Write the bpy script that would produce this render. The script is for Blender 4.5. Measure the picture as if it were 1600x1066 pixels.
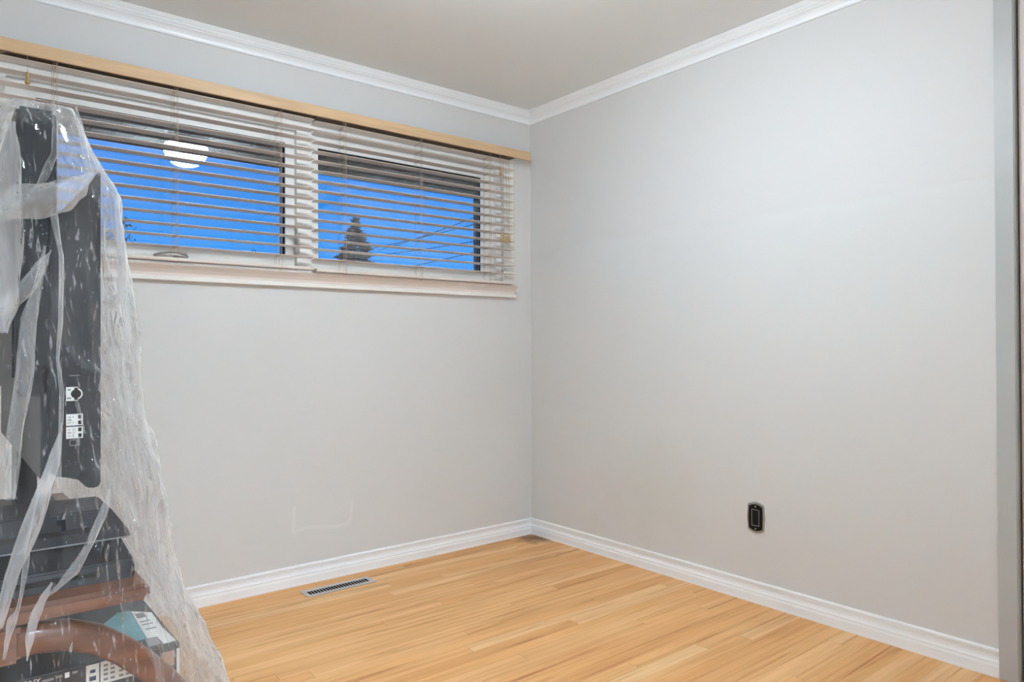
import bpy, bmesh, math, random
from mathutils import Vector, Matrix, noise
random.seed(7)
S = bpy.context.scene
for o in list(bpy.data.objects):
    bpy.data.objects.remove(o, do_unlink=True)
COL = S.collection

# ------------------------------------------------------------------ camera
CAM = Vector((-2.68319, -3.13459, 1.0788))
FPX, YAW, PIT, ROLL = 1116.348, math.radians(39.04978), math.radians(0.40332), math.radians(-0.25446)
FW = Vector((math.sin(YAW)*math.cos(PIT), math.cos(YAW)*math.cos(PIT), math.sin(PIT)))
_r = Vector((math.cos(YAW), -math.sin(YAW), 0)); _u = _r.cross(FW)
RT = math.cos(ROLL)*_r + math.sin(ROLL)*_u
UP = RT.cross(FW)
cd = bpy.data.cameras.new('camera'); cam = bpy.data.objects.new('camera', cd); COL.objects.link(cam)
cd.sensor_width = 36; cd.lens = 36*FPX/1600; cd.clip_start = 0.02; cd.clip_end = 500
M = Matrix((RT, UP, -FW)).transposed().to_4x4(); M.translation = CAM
cam.matrix_world = M
S.camera = cam

# ------------------------------------------------------------------ view + world
S.view_settings.view_transform = 'Standard'; S.view_settings.look = 'None'
S.view_settings.gamma = 1; S.view_settings.use_curve_mapping = False
S.view_settings.exposure = 0.05
S.cycles.transparent_max_bounces = 24
LAMP_STRENGTH = 158.0
FILL_POWER = 126.0
hl = bpy.data.lights.new('fill_light', 'AREA'); hl.shape = 'RECTANGLE'; hl.size = 1.3; hl.size_y = 0.7; hl.energy = FILL_POWER; hl.color = (0.80, 0.975, 1.16)  # added area light that brightens the room from behind the camera
hlo = bpy.data.objects.new('fill_light', hl); COL.objects.link(hlo); hlo.location = (-2.6, -4.85, 2.36)
S.cycles.diffuse_bounces = 12; S.cycles.max_bounces = 16
SKY_STRENGTH = 1.12
w = bpy.data.worlds.new('dusk_sky'); S.world = w; w.use_nodes = True
nt = w.node_tree; nt.nodes.clear()
tc = nt.nodes.new('ShaderNodeTexCoord'); sep = nt.nodes.new('ShaderNodeSeparateXYZ')
rmp = nt.nodes.new('ShaderNodeValToRGB'); bg = nt.nodes.new('ShaderNodeBackground'); wo = nt.nodes.new('ShaderNodeOutputWorld')
nt.links.new(tc.outputs['Generated'], sep.inputs[0]); nt.links.new(sep.outputs['Z'], rmp.inputs[0])
nt.links.new(rmp.outputs[0], bg.inputs[0]); nt.links.new(bg.outputs[0], wo.inputs[0])
e = rmp.color_ramp.elements
e[0].position = 0.0; e[0].color = (0.07, 0.42, 1.08, 1)
e[1].position = 0.42; e[1].color = (0.0, 0.17, 0.72, 1)
x = e.new(0.14); x.color = (0.012, 0.33, 1.0, 1)
x = e.new(0.24); x.color = (0.0, 0.255, 0.90, 1)
bg.inputs[1].default_value = SKY_STRENGTH

# ------------------------------------------------------------------ room sizes (metres)
XL, XR, YF, YB, HC = -3.35, 0.0, -3.75, 0.0, 2.42     # left, right, front (behind camera), back (window wall), ceiling

def on_y(u, v, y):
    d = FW + RT*((u-800)/FPX) - UP*((v-533)/FPX)
    return CAM + d*((y-CAM.y)/d.y)
def proj(p):
    d = Vector(p) - CAM
    z = d.dot(FW)
    return 800 + FPX*d.dot(RT)/z, 533 - FPX*d.dot(UP)/z

# ------------------------------------------------------------------ mesh helpers
def add_box(bm, x0, x1, y0, y1, z0, z1, bev=0.0):
    vs = [bm.verts.new((x, y, z)) for x in (x0, x1) for y in (y0, y1) for z in (z0, z1)]
    fs = [(0,1,3,2),(4,6,7,5),(0,4,5,1),(2,3,7,6),(0,2,6,4),(1,5,7,3)]
    ff = [bm.faces.new([vs[i] for i in f]) for f in fs]
    if bev:
        es = list({ed for f in ff for ed in f.edges})
        bmesh.ops.bevel(bm, geom=es, offset=bev, segments=2, affect='EDGES', clamp_overlap=True)
def add_prism(bm, pts, axis, a, b, bev=0.0):
    """closed 2-D polygon pts extruded along axis from a to b. axis 'y': pts are (x,z); 'x': (y,z); 'z': (x,y)"""
    def mk(p, t):
        return {'y': (p[0], t, p[1]), 'x': (t, p[0], p[1]), 'z': (p[0], p[1], t)}[axis]
    A = [bm.verts.new(mk(p, a)) for p in pts]; B = [bm.verts.new(mk(p, b)) for p in pts]
    n = len(pts); ff = [bm.faces.new(A), bm.faces.new(B[::-1])]
    for i in range(n):
        ff.append(bm.faces.new((A[i], B[i], B[(i+1) % n], A[(i+1) % n])))
    if bev:
        es = list({ed for f in ff for ed in f.edges})
        bmesh.ops.bevel(bm, geom=es, offset=bev, segments=2, affect='EDGES', clamp_overlap=True)
def add_tube(bm, pts, rad, n=8, cap=True):
    pts = [Vector(p) for p in pts]
    rads = rad if isinstance(rad, (list, tuple)) else [rad]*len(pts)
    rings = []
    ref = Vector((0.13, 0.31, 0.94))
    for i, p in enumerate(pts):
        t = (pts[min(i+1, len(pts)-1)] - pts[max(i-1, 0)]).normalized()
        a = t.cross(ref)
        if a.length < 0.15: a = t.cross(Vector((1, 0, 0)))
        a.normalize(); b = t.cross(a)
        rings.append([bm.verts.new(p + (a*math.cos(2*math.pi*k/n) + b*math.sin(2*math.pi*k/n))*rads[i]) for k in range(n)])
    for i in range(len(rings)-1):
        for k in range(n):
            bm.faces.new((rings[i][k], rings[i][(k+1) % n], rings[i+1][(k+1) % n], rings[i+1][k]))
    if cap:
        bm.faces.new(rings[0][::-1]); bm.faces.new(rings[-1])
def add_lathe(bm, prof, c, n=24):
    """prof: list of (r, z) ; about the vertical axis through c"""
    rings = []
    for r, z in prof:
        if r < 1e-5: rings.append([bm.verts.new((c[0], c[1], c[2]+z))])
        else: rings.append([bm.verts.new((c[0]+r*math.cos(2*math.pi*k/n), c[1]+r*math.sin(2*math.pi*k/n), c[2]+z)) for k in range(n)])
    for i in range(len(rings)-1):
        A, B = rings[i], rings[i+1]
        for k in range(n):
            k2 = (k+1) % n
            if len(A) == 1 and len(B) == 1: continue
            if len(A) == 1: bm.faces.new((A[0], B[k2], B[k]))
            elif len(B) == 1: bm.faces.new((A[k], A[k2], B[0]))
            else: bm.faces.new((A[k], A[k2], B[k2], B[k]))
def obj(name, bm, m, parent=None, smooth=False, loc=None):
    bmesh.ops.recalc_face_normals(bm, faces=bm.faces)
    me = bpy.data.meshes.new(name); bm.to_mesh(me); bm.free()
    if smooth:
        for p in me.polygons: p.use_smooth = True
    me.materials.append(m)
    o = bpy.data.objects.new(name, me); COL.objects.link(o)
    if parent is not None:
        o.parent = parent
        o.matrix_parent_inverse = Matrix.Translation(-parent.location)
    return o
def B(*a, **k):
    bm = bmesh.new(); add_box(bm, *a, **k); return bm
def thing(name, label, cat, loc, group=None):
    o = bpy.data.objects.new(name, None); o.empty_display_size = 0.05; COL.objects.link(o); o.location = loc
    o['label'] = label; o['category'] = cat
    if group: o['group'] = group
    return o
def tag(o, label, cat, group=None):
    o['label'] = label; o['category'] = cat
    if group: o['group'] = group
    return o
def struct(name, bm, m, parent=None, smooth=False):
    o = obj(name, bm, m, parent, smooth)
    if parent is None: o['kind'] = 'structure'
    return o

# ------------------------------------------------------------------ materials
def mat(name):
    m = bpy.data.materials.new(name); m.use_nodes = True
    n = m.node_tree; n.nodes.clear()
    out = n.nodes.new('ShaderNodeOutputMaterial')
    return m, n, out
def N(n, t, **kw):
    x = n.nodes.new('ShaderNode'+t)
    for k, v in kw.items():
        if k.startswith('i_'): x.inputs[k[2:].replace('_', ' ')].default_value = v
        elif k.startswith('n_'): x.inputs[int(k[2:])].default_value = v
        else: setattr(x, k, v)
    return x
def principled(name, col, rough=0.5, metal=0.0, bump=0.0, bscale=60, var=0.0, vscale=6, spec=0.5, stretch=(1, 1, 1), coat=0.0):
    m, n, out = mat(name)
    p = N(n, 'BsdfPrincipled'); p.inputs['Roughness'].default_value = rough; p.inputs['Metallic'].default_value = metal
    p.inputs['Specular IOR Level'].default_value = spec; p.inputs['Base Color'].default_value = (*col, 1)
    p.inputs['Coat Weight'].default_value = coat
    tcn = N(n, 'TexCoord'); mp = N(n, 'Mapping'); mp.inputs['Scale'].default_value = stretch
    n.links.new(tcn.outputs['Object'], mp.inputs[0])
    if var:
        nz = N(n, 'TexNoise'); nz.inputs['Scale'].default_value = vscale; nz.inputs['Detail'].default_value = 5
        n.links.new(mp.outputs[0], nz.inputs['Vector'])
        r = N(n, 'ValToRGB'); r.color_ramp.elements[0].position = 0.3; r.color_ramp.elements[1].position = 0.7
        r.color_ramp.elements[0].color = (*[c*(1-var) for c in col], 1); r.color_ramp.elements[1].color = (*[min(1, c*(1+var)) for c in col], 1)
        n.links.new(nz.outputs['Fac'], r.inputs[0]); n.links.new(r.outputs[0], p.inputs['Base Color'])
    if bump:
        nz = N(n, 'TexNoise'); nz.inputs['Scale'].default_value = bscale; nz.inputs['Detail'].default_value = 3
        n.links.new(mp.outputs[0], nz.inputs['Vector'])
        b = N(n, 'Bump'); b.inputs['Strength'].default_value = bump; b.inputs['Distance'].default_value = 0.002
        n.links.new(nz.outputs['Fac'], b.inputs['Height']); n.links.new(b.outputs[0], p.inputs['Normal'])
    n.links.new(p.outputs[0], out.inputs[0])
    return m
WALL_C = (0.695, 0.700, 0.697)
m_wall = principled('wall_paint', WALL_C, 0.55, bump=0.12, bscale=180, var=0.012, vscale=3, spec=0.3)
m_ceil = principled('ceiling_paint', (0.855, 0.905, 0.925), 0.8, bump=0.1, bscale=200, spec=0.2)
m_trim = principled('trim_paint', (0.915, 0.945, 0.97), 0.35, var=0.02, vscale=9)
m_sash = principled('window_paint', (0.84, 0.83, 0.80), 0.4, var=0.02, vscale=12)
m_apron = principled('sill_bounce_tint', (0.84, 0.775, 0.735), 0.45, var=0.02, vscale=12)  # pinkish floor bounce on the shaded apron is mixed into this colour
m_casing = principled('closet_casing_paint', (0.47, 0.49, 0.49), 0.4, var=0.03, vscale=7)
m_closet = principled('closet_door_paint', (0.66, 0.60, 0.58), 0.5, var=0.03)
m_gasket = principled('black_gasket', (0.012, 0.011, 0.011), 0.6, var=0.2)
m_slat = principled('blind_slat', (0.80, 0.735, 0.685), 0.42, var=0.02, vscale=10, stretch=(0.2, 4, 4))
m_rail = principled('blind_rail', (0.74, 0.68, 0.63), 0.42, var=0.02, vscale=10)
m_head = principled('headrail_brown', (0.13, 0.075, 0.035), 0.5, var=0.2, vscale=14, stretch=(0.3, 3, 3))
m_cord = principled('blind_cord', (0.47, 0.38, 0.31), 0.8, var=0.05, vscale=200)
m_tassel = principled('tassel_wood', (0.50, 0.33, 0.15), 0.45, var=0.2, vscale=90)
m_val = principled('valance_wood', (0.66, 0.46, 0.27), 0.45, var=0.10, vscale=9, stretch=(0.6, 8, 8), bump=0.05, bscale=50)
m_silver = principled('brushed_silver', (0.62, 0.62, 0.60), 0.35, metal=0.9, var=0.05)
m_handle = principled('handle_enamel', (0.58, 0.56, 0.53), 0.35, var=0.05)
m_chrome = principled('chrome', (0.78, 0.77, 0.75), 0.18, metal=1.0, var=0.05)
m_black = principled('black_plastic', (0.008, 0.008, 0.009), 0.35, var=0.2, spec=0.15)
m_nickel = principled('nickel_rim', (0.38, 0.385, 0.39), 0.24, metal=0.55, var=0.1, vscale=30)
m_vent = principled('vent_metal', (0.58, 0.56, 0.56), 0.4, metal=0.4, var=0.05)
m_dark = principled('duct_shade', (0.006, 0.006, 0.008), 0.9, var=0.2, spec=0.0)
m_soffit = principled('soffit_brown', (0.36, 0.17, 0.09), 0.6, var=0.10, vscale=8)
m_tv = principled('tv_plastic', (0.024, 0.024, 0.027), 0.42, spec=0.15, bump=0.1, bscale=400, var=0.1)
m_tv2 = principled('tv_plastic_dark', (0.013, 0.013, 0.015), 0.35, spec=0.15, var=0.1)
m_label = principled('white_label', (0.78, 0.77, 0.74), 0.5, var=0.04, vscale=60)
m_grey = principled('grey_print', (0.25, 0.25, 0.25), 0.6, var=0.1, vscale=60)
m_dev = principled('device_black', (0.014, 0.014, 0.016), 0.35, spec=0.15, var=0.15)
m_dev2 = principled('device_charcoal', (0.030, 0.030, 0.035), 0.45, spec=0.15, var=0.15)
m_box = principled('carton_print', (0.045, 0.052, 0.056), 0.45, var=0.35, vscale=9)
m_boxf = principled('carton_front', (0.030, 0.024, 0.022), 0.45, var=0.2, vscale=9)
m_teal = principled('carton_teal', (0.15, 0.33, 0.36), 0.5, var=0.25, vscale=14)
m_kraft = principled('carton_kraft', (0.45, 0.26, 0.14), 0.6, var=0.1)
m_print = principled('carton_lettering', (0.42, 0.38, 0.36), 0.5, var=0.1)
m_cherry = principled('cherry_wood', (0.16, 0.058, 0.026), 0.30, var=0.30, vscale=10, stretch=(1, 6, 6), coat=0.3)
m_bark = principled('bark', (0.05, 0.04, 0.035), 0.9, var=0.3)
m_leaf = principled('needles', (0.030, 0.042, 0.038), 0.8, var=0.4, vscale=3)
m_leaf2 = principled('bare_twigs', (0.035, 0.038, 0.05), 0.8, var=0.3, vscale=3)
m_wire = principled('wire', (0.02, 0.022, 0.03), 0.6, var=0.1)
m_ground = principled('ground_grass', (0.07, 0.06, 0.04), 0.9, var=0.3, vscale=2)
m_roof = principled('fascia_brown', (0.06, 0.045, 0.04), 0.6, var=0.1)
m_blue = principled('sticker_blue', (0.01, 0.03, 0.10), 0.5, var=0.1)
m_carpet = principled('fill_hall_carpet', (0.45, 0.46, 0.46), 0.95, bump=0.4, bscale=300, var=0.08, vscale=40)
m_ridge = principled('filler_ridge', (0.728, 0.735, 0.730), 0.45, var=0.008)

# right wall: same paint with a soft greenish-grey smudge low near the corner
def smudged_wall():
    m, n, out = mat('wall_paint_smudged')
    p = N(n, 'BsdfPrincipled'); p.inputs['Roughness'].default_value = 0.55; p.inputs['Specular IOR Level'].default_value = 0.3
    t = N(n, 'TexCoord')
    mp = N(n, 'Mapping'); mp.inputs['Location'].default_value = (0, 0.86*1.5, -0.40*1.7); mp.inputs['Scale'].default_value = (0.01, 1.5, 1.7)
    n.links.new(t.outputs['Object'], mp.inputs[0])
    ln = N(n, 'VectorMath', operation='LENGTH'); n.links.new(mp.outputs[0], ln.inputs[0])
    nz = N(n, 'TexNoise'); nz.inputs['Scale'].default_value = 5; nz.inputs['Detail'].default_value = 4
    n.links.new(t.outputs['Object'], nz.inputs['Vector'])
    ad = N(n, 'Math', operation='MULTIPLY_ADD'); ad.inputs[1].default_value = 0.9
    n.links.new(nz.outputs['Fac'], ad.inputs[0]); n.links.new(ln.outputs['Value'], ad.inputs[2])
    r = N(n, 'ValToRGB'); n.links.new(ad.outputs[0], r.inputs[0])
    r.color_ramp.elements[0].position = 0.45; r.color_ramp.elements[1].position = 1.25 if False else 1.0
    r.color_ramp.elements[0].color = (0.655, 0.664, 0.640, 1); r.color_ramp.elements[1].color = (*WALL_C, 1)
    n.links.new(r.outputs[0], p.inputs['Base Color'])
    nz2 = N(n, 'TexNoise'); nz2.inputs['Scale'].default_value = 180
    n.links.new(t.outputs['Object'], nz2.inputs['Vector'])
    b = N(n, 'Bump'); b.inputs['Strength'].default_value = 0.12; b.inputs['Distance'].default_value = 0.002
    n.links.new(nz2.outputs['Fac'], b.inputs['Height']); n.links.new(b.outputs[0], p.inputs['Normal'])
    n.links.new(p.outputs[0], out.inputs[0]); return m
m_wallr = smudged_wall()

def oak_floor():
    m, n, out = mat('oak_strip_floor')
    L = n.links.new
    p = N(n, 'BsdfPrincipled')
    t = N(n, 'TexCoord'); s = N(n, 'SeparateXYZ'); L(t.outputs['Object'], s.inputs[0])
    def math_(op, a, b=None, c=None):
        x = N(n, 'Math', operation=op)
        for i, v in enumerate((a, b, c)):
            if v is None: continue
            if isinstance(v, (int, float)): x.inputs[i].default_value = v
            else: L(v, x.inputs[i])
        return x.outputs[0]
    W_ = 0.057
    ry = math_('DIVIDE', s.outputs['Y'], W_)
    row = math_('FLOOR', ry); fy = math_('FRACT', ry)
    wn = N(n, 'TexWhiteNoise', noise_dimensions='1D'); L(row, wn.inputs['W'])
    ln = math_('MULTIPLY_ADD', wn.outputs['Value'], 1.1, 0.95)      # plank length of this row
    off = math_('MULTIPLY', wn.outputs['Value'], 37.7)
    rx = math_('ADD', math_('DIVIDE', s.outputs['X'], ln), off)
    pid = math_('FLOOR', rx); fx = math_('FRACT', rx)
    cmb = N(n, 'CombineXYZ'); L(row, cmb.inputs[0]); L(pid, cmb.inputs[1])
    w2 = N(n, 'TexWhiteNoise', noise_dimensions='2D'); L(cmb.outputs[0], w2.inputs['Vector'])
    tone = N(n, 'ValToRGB'); L(w2.outputs['Value'], tone.inputs[0])
    el = tone.color_ramp.elements
    el[0].position = 0; el[0].color = (0.68, 0.345, 0.130, 1)
    el[1].position = 1; el[1].color = (0.86, 0.575, 0.30, 1)
    a = el.new(0.12); a.color = (0.78, 0.435, 0.180, 1)
    a = el.new(0.55); a.color = (0.80, 0.465, 0.205, 1)
    a = el.new(0.85); a.color = (0.825, 0.495, 0.230, 1)
    # grain: long streaks, shifted per plank
    sh = N(n, 'CombineXYZ'); L(math_('MULTIPLY', w2.outputs['Value'], 50.0), sh.inputs[0]); L(math_('MULTIPLY', w2.outputs['Value'], 31.0), sh.inputs[2])
    av = N(n, 'VectorMath', operation='ADD'); L(t.outputs['Object'], av.inputs[0]); L(sh.outputs[0], av.inputs[1])
    mp = N(n, 'Mapping'); mp.inputs['Scale'].default_value = (1.7, 46, 1); L(av.outputs[0], mp.inputs[0])
    g = N(n, 'TexNoise'); g.inputs['Scale'].default_value = 1.0; g.inputs['Detail'].default_value = 6; g.inputs['Distortion'].default_value = 0.7
    L(mp.outputs[0], g.inputs['Vector'])
    gr = N(n, 'ValToRGB'); L(g.outputs['Fac'], gr.inputs[0])
    ge = gr.color_ramp.elements
    ge[0].position = 0.28; ge[0].color = (0.60, 0.44, 0.32, 1); ge[1].position = 0.60; ge[1].color = (1.03, 1.03, 1.03, 1)
    a = ge.new(0.40); a.color = (0.90, 0.84, 0.78, 1)
    mx = N(n, 'MixRGB', blend_type='MULTIPLY'); mx.inputs[0].default_value = 1.0; L(tone.outputs[0], mx.inputs[1]); L(gr.outputs[0], mx.inputs[2])
    # broad blotches
    bl = N(n, 'TexNoise'); bl.inputs['Scale'].default_value = 1.5; bl.inputs['Detail'].default_value = 3
    mpb = N(n, 'Mapping'); mpb.inputs['Scale'].default_value = (1.0, 3.0, 1); L(t.outputs['Object'], mpb.inputs[0]); L(mpb.outputs[0], bl.inputs['Vector'])
    br = N(n, 'ValToRGB'); L(bl.outputs['Fac'], br.inputs[0])
    br.color_ramp.elements[0].position = 0.3; br.color_ramp.elements[0].color = (0.90, 0.86, 0.82, 1)
    br.color_ramp.elements[1].position = 0.65; br.color_ramp.elements[1].color = (1.03, 1.03, 1.03, 1)
    mx2 = N(n, 'MixRGB', blend_type='MULTIPLY'); mx2.inputs[0].default_value = 1; L(mx.outputs[0], mx2.inputs[1]); L(br.outputs[0], mx2.inputs[2])
    # seams between strips and at plank ends
    ey = math_('MINIMUM', fy, math_('SUBTRACT', 1.0, fy))
    sy = math_('LESS_THAN', ey, 0.010)
    exm = math_('MULTIPLY', math_('MINIMUM', fx, math_('SUBTRACT', 1.0, fx)), ln)
    sx = math_('LESS_THAN', exm, 0.0010)
    seam = math_('MAXIMUM', sy, sx)
    mx3 = N(n, 'MixRGB', blend_type='MULTIPLY'); L(math_('MULTIPLY', seam, 0.55), mx3.inputs[0]); L(mx2.outputs[0], mx3.inputs[1]); mx3.inputs[2].default_value = (0.45, 0.30, 0.2, 1)
    # dark water stain in the far right corner
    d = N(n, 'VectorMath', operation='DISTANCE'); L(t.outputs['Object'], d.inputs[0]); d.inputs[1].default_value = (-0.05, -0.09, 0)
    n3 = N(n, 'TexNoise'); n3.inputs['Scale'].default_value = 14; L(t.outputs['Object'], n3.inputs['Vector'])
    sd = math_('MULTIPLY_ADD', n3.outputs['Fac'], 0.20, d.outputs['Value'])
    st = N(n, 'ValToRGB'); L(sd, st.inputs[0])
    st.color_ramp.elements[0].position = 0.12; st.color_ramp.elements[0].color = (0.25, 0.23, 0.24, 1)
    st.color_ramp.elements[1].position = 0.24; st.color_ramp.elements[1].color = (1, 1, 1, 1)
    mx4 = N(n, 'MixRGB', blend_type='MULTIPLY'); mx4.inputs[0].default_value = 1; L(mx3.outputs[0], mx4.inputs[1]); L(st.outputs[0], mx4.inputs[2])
    L(mx4.outputs[0], p.inputs['Base Color'])
    p.inputs['Roughness'].default_value = 0.48; p.inputs['Specular IOR Level'].default_value = 0.35
    b = N(n, 'Bump'); b.inputs['Strength'].default_value = 0.12; b.inputs['Distance'].default_value = 0.001
    L(g.outputs['Fac'], b.inputs['Height']); L(b.outputs[0], p.inputs['Normal'])
    L(p.outputs[0], out.inputs[0]); return m
m_floor = oak_floor()

def glass_mat():
    m, n, out = mat('window_glass')
    tr = N(n, 'BsdfTransparent'); tr.inputs[0].default_value = (0.93, 0.96, 0.97, 1)
    gl = N(n, 'BsdfGlossy'); gl.inputs['Roughness'].default_value = 0.0
    lw = N(n, 'LayerWeight'); lw.inputs[0].default_value = 0.5
    p5 = N(n, 'Math', operation='POWER'); p5.inputs[1].default_value = 5.0; n.links.new(lw.outputs['Facing'], p5.inputs[0])
    sc = N(n, 'Math', operation='MULTIPLY_ADD'); sc.inputs[1].default_value = 0.46; sc.inputs[2].default_value = 0.12; n.links.new(p5.outputs[0], sc.inputs[0])
    mx = N(n, 'MixShader'); n.links.new(sc.outputs[0], mx.inputs[0]); n.links.new(tr.outputs[0], mx.inputs[1]); n.links.new(gl.outputs[0], mx.inputs[2])
    n.links.new(mx.outputs[0], out.inputs[0]); return m
m_glass = glass_mat()

def lamp_mat():
    m, n, out = mat('lamp_opal_glass')
    em = N(n, 'Emission'); em.inputs['Color'].default_value = (0.855, 0.98, 1.08, 1); em.inputs['Strength'].default_value = LAMP_STRENGTH
    ge = N(n, 'NewGeometry'); sx = N(n, 'SeparateXYZ'); n.links.new(ge.outputs['Normal'], sx.inputs[0])      # the glass glows most at its bottom
    f1 = N(n, 'Math', operation='MULTIPLY_ADD'); f1.inputs[1].default_value = -0.98*LAMP_STRENGTH; f1.inputs[2].default_value = 0.24*LAMP_STRENGTH
    n.links.new(sx.outputs['Z'], f1.inputs[0]); f2 = N(n, 'Math', operation='MAXIMUM'); f2.inputs[1].default_value = 0.24*LAMP_STRENGTH; n.links.new(f1.outputs[0], f2.inputs[0])
    n.links.new(f2.outputs[0], em.inputs['Strength'])
    n.links.new(em.outputs[0], out.inputs[0]); return m
m_lamp = lamp_mat()

def film_mat(name, lo, hi, face, crumple=1.0):
    m, n, out = mat(name); L = n.links.new
    t = N(n, 'TexCoord')
    mp = N(n, 'Mapping'); mp.inputs['Scale'].default_value = (5, 5, 1.3); L(t.outputs['Object'], mp.inputs[0])
    nz = N(n, 'TexNoise'); nz.inputs['Scale'].default_value = 1.6; nz.inputs['Detail'].default_value = 5; nz.inputs['Distortion'].default_value = 1.2
    L(mp.outputs[0], nz.inputs['Vector'])
    r = N(n, 'MapRange'); r.inputs[1].default_value = 0.38; r.inputs[2].default_value = 0.68; r.inputs[3].default_value = lo; r.inputs[4].default_value = hi
    L(nz.outputs['Fac'], r.inputs[0])
    # crumple bump: facets + fine creases
    vo = N(n, 'TexVoronoi', feature='F1'); vo.inputs['Scale'].default_value = 26
    mp2 = N(n, 'Mapping'); mp2.inputs['Scale'].default_value = (1.7, 1.7, 0.55); L(t.outputs['Object'], mp2.inputs[0])
    wr = N(n, 'TexNoise'); wr.inputs['Scale'].default_value = 7; wr.inputs['Detail'].default_value = 3; L(mp2.outputs[0], wr.inputs['Vector'])
    mixv = N(n, 'MixRGB', blend_type='ADD'); mixv.inputs[0].default_value = 0.35; L(mp2.outputs[0], mixv.inputs[1]); L(wr.outputs['Color'], mixv.inputs[2])
    L(mixv.outputs[0], vo.inputs['Vector'])
    b1 = N(n, 'Bump'); b1.inputs['Strength'].default_value = 0.9*crumple; b1.inputs['Distance'].default_value = 0.02; L(vo.outputs['Distance'], b1.inputs['Height'])
    n2 = N(n, 'TexNoise'); n2.inputs['Scale'].default_value = 30; n2.inputs['Detail'].default_value = 2; L(mp2.outputs[0], n2.inputs['Vector'])
    b2 = N(n, 'Bump'); b2.inputs['Strength'].default_value = 0.8*crumple; b2.inputs['Distance'].default_value = 0.012; L(n2.outputs['Fac'], b2.inputs['Height']); L(b1.outputs[0], b2.inputs['Normal'])
    lw = N(n, 'LayerWeight'); lw.inputs[0].default_value = 0.35
    pw = N(n, 'Math', operation='POWER'); pw.inputs[1].default_value = 1.6; L(lw.outputs['Facing'], pw.inputs[0])
    ma = N(n, 'Math', operation='MULTIPLY_ADD'); ma.inputs[1].default_value = face; ma.use_clamp = True; L(pw.outputs[0], ma.inputs[0]); L(r.outputs[0], ma.inputs[2])
    tr = N(n, 'BsdfTransparent'); tr.inputs[0].default_value = (0.99, 0.99, 0.99, 1)
    df = N(n, 'BsdfDiffuse'); df.inputs[0].default_value = (0.93, 0.92, 0.91, 1)
    tl = N(n, 'BsdfTranslucent'); tl.inputs[0].default_value = (0.93, 0.92, 0.91, 1)
    hz = N(n, 'MixShader'); hz.inputs[0].default_value = 0.3; L(df.outputs[0], hz.inputs[1]); L(tl.outputs[0], hz.inputs[2])
    m1 = N(n, 'MixShader'); L(ma.outputs[0], m1.inputs[0]); L(tr.outputs[0], m1.inputs[1]); L(hz.outputs[0], m1.inputs[2])
    gl = N(n, 'BsdfGlossy'); gl.inputs['Roughness'].default_value = 0.07; L(b2.outputs[0], gl.inputs['Normal'])
    lf = N(n, 'LayerWeight'); lf.inputs[0].default_value = 0.5; L(b2.outputs[0], lf.inputs['Normal'])
    p5 = N(n, 'Math', operation='POWER'); p5.inputs[1].default_value = 5.0; L(lf.outputs['Facing'], p5.inputs[0])
    fr = N(n, 'Math', operation='MULTIPLY_ADD'); fr.inputs[1].default_value = 0.7; fr.inputs[2].default_value = 0.015; L(p5.outputs[0], fr.inputs[0])
    m2 = N(n, 'MixShader'); L(fr.outputs[0], m2.inputs[0]); L(m1.outputs[0], m2.inputs[1]); L(gl.outputs[0], m2.inputs[2])
    L(m2.outputs[0], out.inputs[0]); return m
m_film = film_mat('clear_film', 0.003, 0.085, 0.80)
m_gather = film_mat('clear_film_gathered', 0.22, 0.55, 0.5, 0.55)
m_pleat = film_mat('clear_film_folded', 0.10, 0.36, 0.75)

# ------------------------------------------------------------------ room shell
T = 0.14
WX0, WX1, WZ0, WZ1 = -2.515, -0.205, 1.4155, 2.085          # window opening
struct('floor', B(XL-T, XR+0.9, YF-T, YB, -0.12, 0), m_floor)
struct('ceiling', B(XL-T, XR+0.9, YF-T, YB+T, HC, HC+0.12), m_ceil)
bm = bmesh.new()
add_box(bm, XL-T, WX0, 0, T, -0.12, HC); add_box(bm, WX1, XR+T, 0, T, -0.12, HC)
add_box(bm, WX0, WX1, 0, T, -0.12, WZ0); add_box(bm, WX0, WX1, 0, T, WZ1, HC)
wb = struct('wall_back', bm, m_wall)
# faint raised filler ridge: outline of an old patch
bm = bmesh.new()
def ridge(pts, wd=0.008):
    for (a, c) in zip(pts[:-1], pts[1:]):
        a = Vector(a); c = Vector(c); t = (c-a).normalized(); nn = Vector((-t.y, t.x))*wd
        q = [a-nn-t*0.003, c-nn+t*0.003, c+nn+t*0.003, a+nn-t*0.003]
        add_prism(bm, [(v.x, v.y) for v in q], 'y', 0.001, -0.00022-0.00004*random.random())
ridge([(-1.411, 0.352), (-1.419, 0.24), (-1.372, 0.25), (-1.33, 0.252), (-1.20, 0.233)])
ridge([(-1.20, 0.233), (-1.15, 0.243), (-1.135, 0.26), (-1.128, 0.34)])
obj('filler_ridge', bm, m_ridge, wb)
CY0, CY1, CZ = -2.384, -3.52, 2.34                       # closet opening in the right wall
bm = bmesh.new()
add_box(bm, 0, T, CY0+0.012, 0, -0.0, HC); add_box(bm, 0, T, YF-T, CY1, 0, HC); add_box(bm, 0, T, CY1, CY0+0.012, CZ, HC)
struct('wall_right', bm, m_wallr)
struct('wall_left', B(XL-T, XL, YF-T, 0, 0, HC), m_wall)
DX0, DX1, DZ = -3.10, -2.16, 2.06                      # added doorway behind the camera, lets the fill light in
bm = bmesh.new(); add_box(bm, DX1, 0, YF-T, YF, 0, HC); add_box(bm, XL, DX1, YF-T, YF, DZ, HC); add_box(bm, XL, DX0, YF-T, YF, 0, DZ)
struct('wall_front', bm, m_wall)
HX0, HX1, HY = -3.95, -1.25, -5.8                       # invented hallway, built to bounce the fill light into the room
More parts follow.
